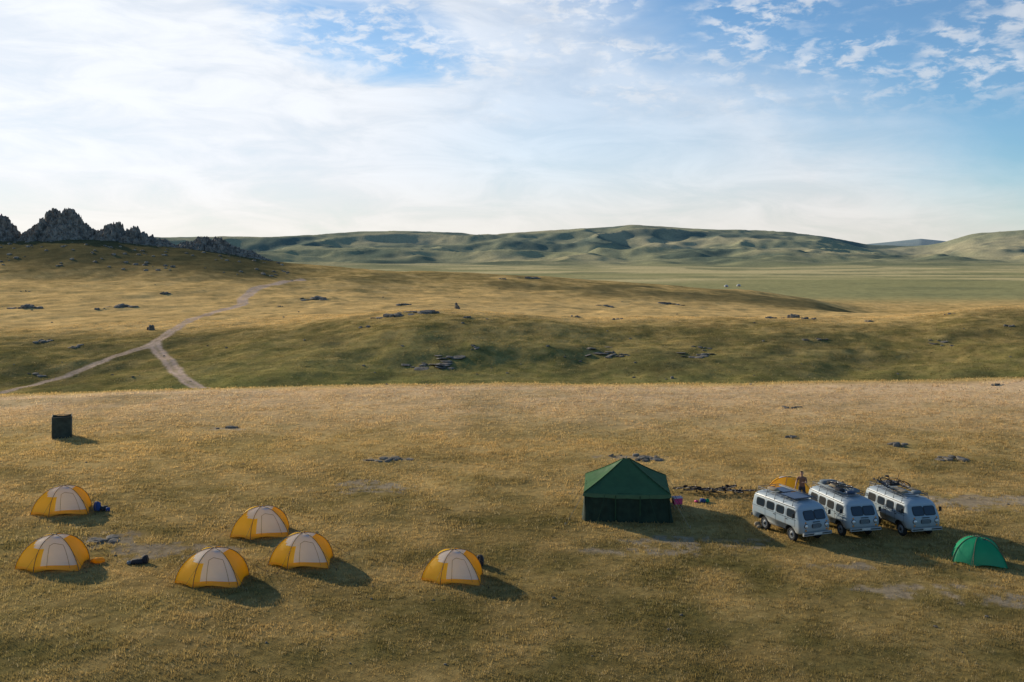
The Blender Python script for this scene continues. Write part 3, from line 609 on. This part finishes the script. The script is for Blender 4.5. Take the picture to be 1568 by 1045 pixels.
# ---------------------------------------------------------------- person
SKIN=pmat('skin',(.50,.29,.19),.6);SHIRT=pmat('brown_shirt',(.22,.12,.08),.9);TRO=pmat('dark_trousers',(.04,.045,.06),.9);HAIR=pmat('dark_hair',(.03,.02,.015),.8);EYE=pmat('eye',(.02,.02,.02),.3)
def person(loc,rz):
    J={};E=[]
    def j(n,p,r,par=None):
        J[n]=(len(J),p,r)
        if par:E.append((J[par][0],J[n][0]))
    j('pel',(0,0,.93),.15);j('w',(0,.0,1.08),.135,'pel');j('ch',(0,.02,1.30),.155,'w');j('nk0',(0,.01,1.46),.075,'ch');j('nk',(0,-.01,1.53),.055,'nk0');j('hd0',(0,-.02,1.60),.085,'nk');j('hd1',(0,-.02,1.69),.095,'hd0');j('hd2',(0,-.01,1.75),.07,'hd1')
    for s,n in ((1,'L'),(-1,'R')):
        j('sh'+n,(s*.18,.01,1.42),.075,'ch')
        el=(s*.27,-.04,1.16) if s<0 else (s*.28,-.14,1.20);wr=(s*.26,-.20,.98) if s<0 else (s*.22,-.38,1.26)
        j('el'+n,el,.045,'sh'+n);j('wr'+n,wr,.029,'el'+n)
        d=(Vector(wr)-Vector(el)).normalized();pm=Vector(wr)+d*.07;j('pm'+n,tuple(pm),.034,'wr'+n)
        side=d.cross(Vector((0,0,1))).normalized()
        for f,(o,l) in enumerate(((-.03,.075),(-.01,.088),(.011,.082),(.031,.065))):
            a=pm+side*o+d*.02;b=a+d*l*.5;c=b+(d*.6+Vector((0,0,-.6))).normalized()*l*.5
            j(f'f{f}a'+n,tuple(a),.010,'pm'+n);j(f'f{f}b'+n,tuple(b),.009,f'f{f}a'+n);j(f'f{f}c'+n,tuple(c),.008,f'f{f}b'+n)
        a=Vector(wr)+d*.03+side*.035;j('ta'+n,tuple(a),.011,'pm'+n);j('tb'+n,tuple(a+d*.05+side*.02),.010,'ta'+n)
        j('hp'+n,(s*.10,0,.88),.10,'pel');j('kn'+n,(s*.12,-.03,.49),.062,'hp'+n);j('an'+n,(s*.13,.02,.09),.042,'kn'+n);j('ft'+n,(s*.14,-.15,.04),.035,'an'+n)
    me=bpy.data.meshes.new('p');me.from_pydata([q[1] for q in J.values()],E,[]);ob=bpy.data.objects.new('p',me);sc.collection.objects.link(ob)
    sk=ob.modifiers.new('s','SKIN');sb=ob.modifiers.new('u','SUBSURF');sb.levels=2;sb.render_levels=2
    for q,sv in zip(J.values(),me.skin_vertices[0].data): sv.radius=(q[2],q[2]*(.8 if q[0] in(0,1,2) else 1));sv.use_root=(q[0]==0)
    bpy.context.view_layer.update();m2=bpy.data.meshes.new_from_object(ob.evaluated_get(bpy.context.evaluated_depsgraph_get()));bpy.data.objects.remove(ob)
    for m in (SKIN,SHIRT,TRO,HAIR,BLK):m2.materials.append(m)
    for p in m2.polygons:
        c=p.center;p.use_smooth=True
        if c.z<.09:p.material_index=4
        elif c.z<.98 and abs(c.x)<.24 and c.y>-.19:p.material_index=2
        elif c.z<1.49 and c.z>=.98 and (abs(c.x)<.21 or c.z>1.25) and c.y>-.14:p.material_index=1
        elif c.z>1.70 or (c.z>1.60 and c.y>.02):p.material_index=3
    e=bpy.data.objects.new('person',None);sc.collection.objects.link(e);e.location=loc;e.rotation_euler=(0,0,rz)
    put(m2,'body',parent=e)
    mb=MB();mb.blob((0,-.115,1.635),(.028,.04,.045),0,1,0);mb.blob((0,-.105,1.595),(.05,.015,.012),2,1,0)
    for s in (1,-1): mb.blob((s*.033,-.103,1.66),(.022,.014,.014),1,1,0);mb.blob((s*.096,-.01,1.645),(.02,.04,.06),0,1,0)
    mb.obj('face',[SKIN,EYE,RED],parent=e)
d=51.0;x=(1228-CX)/F*d;person((x,d,gz(x,d)),math.radians(-35))
# ---------------------------------------------------------------- small gear
def gear(name,px,v,items,mats):
    x,y,z=at(px,v);mb=MB()
    for k,(dx,dy,sx,sy,sz,mi) in enumerate(items): mb.blob((dx,dy,sz*.45+gz(x+dx,y+dy)-z),(sx,sy,sz),mi,.62,.07,seed=k+int(px),rot=Matrix.Rotation(k*.9,3,'Z'))
    for k,(dx,dy,sx,sy,sz,mi) in enumerate(items): mb.torus((dx,dy,sz*.45+gz(x+dx,y+dy)-z),(math.cos(k*.9),math.sin(k*.9),0),sz*.5,.012,len(mats)-1,12,4)
    mb.obj(name,mats,(x,y,z))
gear('backpack',149,783,[(0,0,.35,.3,.5,0),(.3,.1,.4,.3,.25,1),(.55,-.05,.25,.2,.2,0)],[BLU,BL2,GRY])
gear('duffel_bag',210,864,[(0,0,.55,.3,.22,0),(.3,.1,.25,.25,.36,0),(-.33,.0,.25,.2,.14,1)],[BL2,GB,GRY])
gear('stuff_sack',151,862,[(0,0,.5,.28,.22,0),(-.25,.1,.25,.2,.15,0)],[YED,YEL,GRY])
gear('backpack',735,868,[(0,0,.3,.28,.5,0),(.02,.3,.3,.2,.35,1)],[BL2,TAN_,GRY])
gear('stuff_sack',1076,770,[(0,0,.3,.3,.22,0),(.25,.1,.3,.2,.18,1),(-.3,.1,.2,.2,.12,2)],[BLU,GRT,RED,GRY])
gear('stuff_sack',1160,806,[(0,0,.3,.25,.22,0),(.0,-.3,.25,.2,.15,1)],[TAN_,TAN_,GRY])
x,y,z=at(1037,778);mb=MB()
mb.box((0,0,.36),(.42,.34,.30),0,taper=1.08);mb.box((0,0,.53),(.46,.38,.05),1)
for a in (-.18,.18):
    mb.tube((a,-.16,0),(a,.16,.22),.014,2);mb.tube((a,.16,0),(a,-.16,.22),.014,2)
mb.obj('wash_basin_stand',[RED,WHI,MET],(x,y,z),.2)
# distant yurts
WY=pmat('felt_white',(.55,.55,.53),.9)
for k,px in enumerate((1112,1131)):
    x,y=hit(px,440-k);mb=MB();mb.tube((0,0,0),(0,0,1.7),2.3,0,24);mb.tube((0,0,1.7),(0,0,2.6),2.35,0,24,.6);mb.box((0,-2.3,.8),(.9,.1,1.5),1);mb.obj('yurt',[WY,BFR],(x,y,gz(x,y)))
# ---------------------------------------------------------------- world
W=bpy.data.worlds.new('World');sc.world=W;W.use_nodes=True;t=W.node_tree;t.nodes.clear()
SE=math.radians(17);SA=math.radians(-46)
L=t.links.new
def M_(op,a,b=None,c=None):
    n=t.nodes.new('ShaderNodeMath');n.operation=op
    for i,v in enumerate((a,b,c)):
        if v is None: continue
        if isinstance(v,(int,float)): n.inputs[i].default_value=v
        else: L(v,n.inputs[i])
    return n.outputs[0]
def SS(v,a,b,lo=0,hi=1):
    n=t.nodes.new('ShaderNodeMapRange');n.interpolation_type='SMOOTHSTEP'
    n.inputs['From Min'].default_value=a;n.inputs['From Max'].default_value=b;n.inputs['To Min'].default_value=lo;n.inputs['To Max'].default_value=hi;L(v,n.inputs['Value']);return n.outputs[0]
def NZ(vec,scale,detail=6,rough=.55,off=0,dist=0):
    n=t.nodes.new('ShaderNodeTexNoise');n.inputs['Scale'].default_value=scale;n.inputs['Detail'].default_value=detail;n.inputs['Roughness'].default_value=rough;n.inputs['Distortion'].default_value=dist
    a=t.nodes.new('ShaderNodeVectorMath');a.operation='ADD';a.inputs[1].default_value=(off,off*.7,0);L(vec,a.inputs[0]);L(a.outputs[0],n.inputs['Vector']);return n.outputs['Fac']
tc=t.nodes.new('ShaderNodeTexCoord');sp=t.nodes.new('ShaderNodeSeparateXYZ');L(tc.outputs['Generated'],sp.inputs[0])
az=M_('ARCTAN2',sp.outputs[0],sp.outputs[1]);el=M_('ARCSINE',sp.outputs[2])
def comb(a,b):
    c=t.nodes.new('ShaderNodeCombineXYZ');L(a,c.inputs[0]);L(b,c.inputs[1]);return c.outputs[0]
vec1=comb(az,M_('MULTIPLY',el,2.2));vec2=comb(M_('ADD',az,M_('MULTIPLY',el,.6)),M_('MULTIPLY',el,3.6))
nA=NZ(vec1,5,8,.6,1.3,.4);nB=NZ(vec2,9,8,.62,4.1,.6);nC=NZ(vec1,38,5,.6,2.2,.3);nD=NZ(vec1,10,5,.5,7.7)
Lr=M_('SUBTRACT',M_('ADD',M_('MULTIPLY',az,.42),M_('MULTIPLY',el,.906)),.2455)
Lr=M_('ADD',Lr,M_('MULTIPLY',M_('SUBTRACT',nA,.5),.10))
blueR=SS(Lr,-.08,.06,0,.94)
hx=M_('DIVIDE',M_('ADD',M_('ADD',az,.135),M_('MULTIPLY',M_('SUBTRACT',el,.215),.9)),.11);hy=M_('DIVIDE',M_('SUBTRACT',el,.208),.040)
hq=M_('ADD',M_('ADD',M_('MULTIPLY',hx,hx),M_('MULTIPLY',hy,hy)),M_('MULTIPLY',M_('SUBTRACT',nB,.5),3.0))
hole=SS(hq,1.9,-.1,0,.8)
midv=M_('MULTIPLY',SS(M_('ABSOLUTE',M_('SUBTRACT',az,.12)),.30,.04),SS(el,.02,.12,0,.34))
clear=M_('MAXIMUM',blueR,M_('MAXIMUM',hole,midv))
puff=M_('MULTIPLY',SS(nC,.44,.62),SS(nD,.38,.56))
puff=M_('MULTIPLY',puff,SS(el,.11,.17,0,.72))
cover=M_('SUBTRACT',1,M_('MULTIPLY',clear,M_('SUBTRACT',1,puff)))
cover=M_('MULTIPLY',cover,SS(nB,.25,.6,.86,1.0))
cover=M_('MULTIPLY',cover,M_('MULTIPLY',SS(el,.6,.27,.10,1),SS(M_('ABSOLUTE',az),1.6,.9,.25,1)))
cover=M_('MAXIMUM',cover,SS(el,.085,-.01,0,.85))
sky=t.nodes.new('ShaderNodeTexSky');sky.sky_type='NISHITA';sky.sun_disc=False;sky.sun_elevation=SE;sky.sun_rotation=SA;sky.altitude=1200;sky.air_density=1.0;sky.dust_density=.4;sky.ozone_density=3.0
sk=t.nodes.new('ShaderNodeVectorMath');sk.operation='MULTIPLY';L(sky.outputs[0],sk.inputs[0]);sk.inputs[1].default_value=(.95,1.28,1.42)
mx=t.nodes.new('ShaderNodeMix');mx.data_type='RGBA';mx.inputs['A'].default_value=(9.4,9.1,8.5,1);mx.inputs['B'].default_value=(9.2,9.6,10.2,1);L(SS(el,.0,.10),mx.inputs['Factor'])
cs_=t.nodes.new('ShaderNodeVectorMath');cs_.operation='SCALE';L(mx.outputs['Result'],cs_.inputs[0]);L(M_('MULTIPLY',SS(az,-.55,.45,1.08,.90),SS(nB,.3,.7,.93,1.06)),cs_.inputs['Scale'])
m2=t.nodes.new('ShaderNodeMix');m2.data_type='RGBA';L(cover,m2.inputs['Factor']);L(sk.outputs[0],m2.inputs['A']);L(cs_.outputs[0],m2.inputs['B'])
bg=t.nodes.new('ShaderNodeBackground');bg.inputs['Strength'].default_value=.093;L(m2.outputs['Result'],bg.inputs['Color']);wo=t.nodes.new('ShaderNodeOutputWorld');L(bg.outputs[0],wo.inputs[0])
# sun
ld=bpy.data.lights.new('sun','SUN');ld.energy=5;ld.angle=math.radians(.6);ld.color=(1,.88,.69);lo=bpy.data.objects.new('sun',ld);sc.collection.objects.link(lo)
S=Vector((math.sin(SA)*math.cos(SE),math.cos(SA)*math.cos(SE),math.sin(SE)));lo.rotation_euler=S.to_track_quat('Z','Y').to_euler()
# camera
cd=bpy.data.cameras.new('camera');cd.sensor_width=36;cd.lens=36*F/1568;cd.shift_y=-(522.5-HV)/1568;cd.clip_end=60000;cd.clip_start=.1
if ZOOM: cd.lens*=ZOOM[2];cd.shift_x=(ZOOM[0]-CX)/1568*ZOOM[2];cd.shift_y=-(ZOOM[1]-HV)/1568*ZOOM[2]
co=bpy.data.objects.new('camera',cd);sc.collection.objects.link(co);co.location=(0,0,CH);co.rotation_euler=(math.radians(90),0,0);sc.camera=co
sc.view_settings.view_transform='Standard';sc.view_settings.look='None';sc.view_settings.exposure=0;sc.view_settings.gamma=1
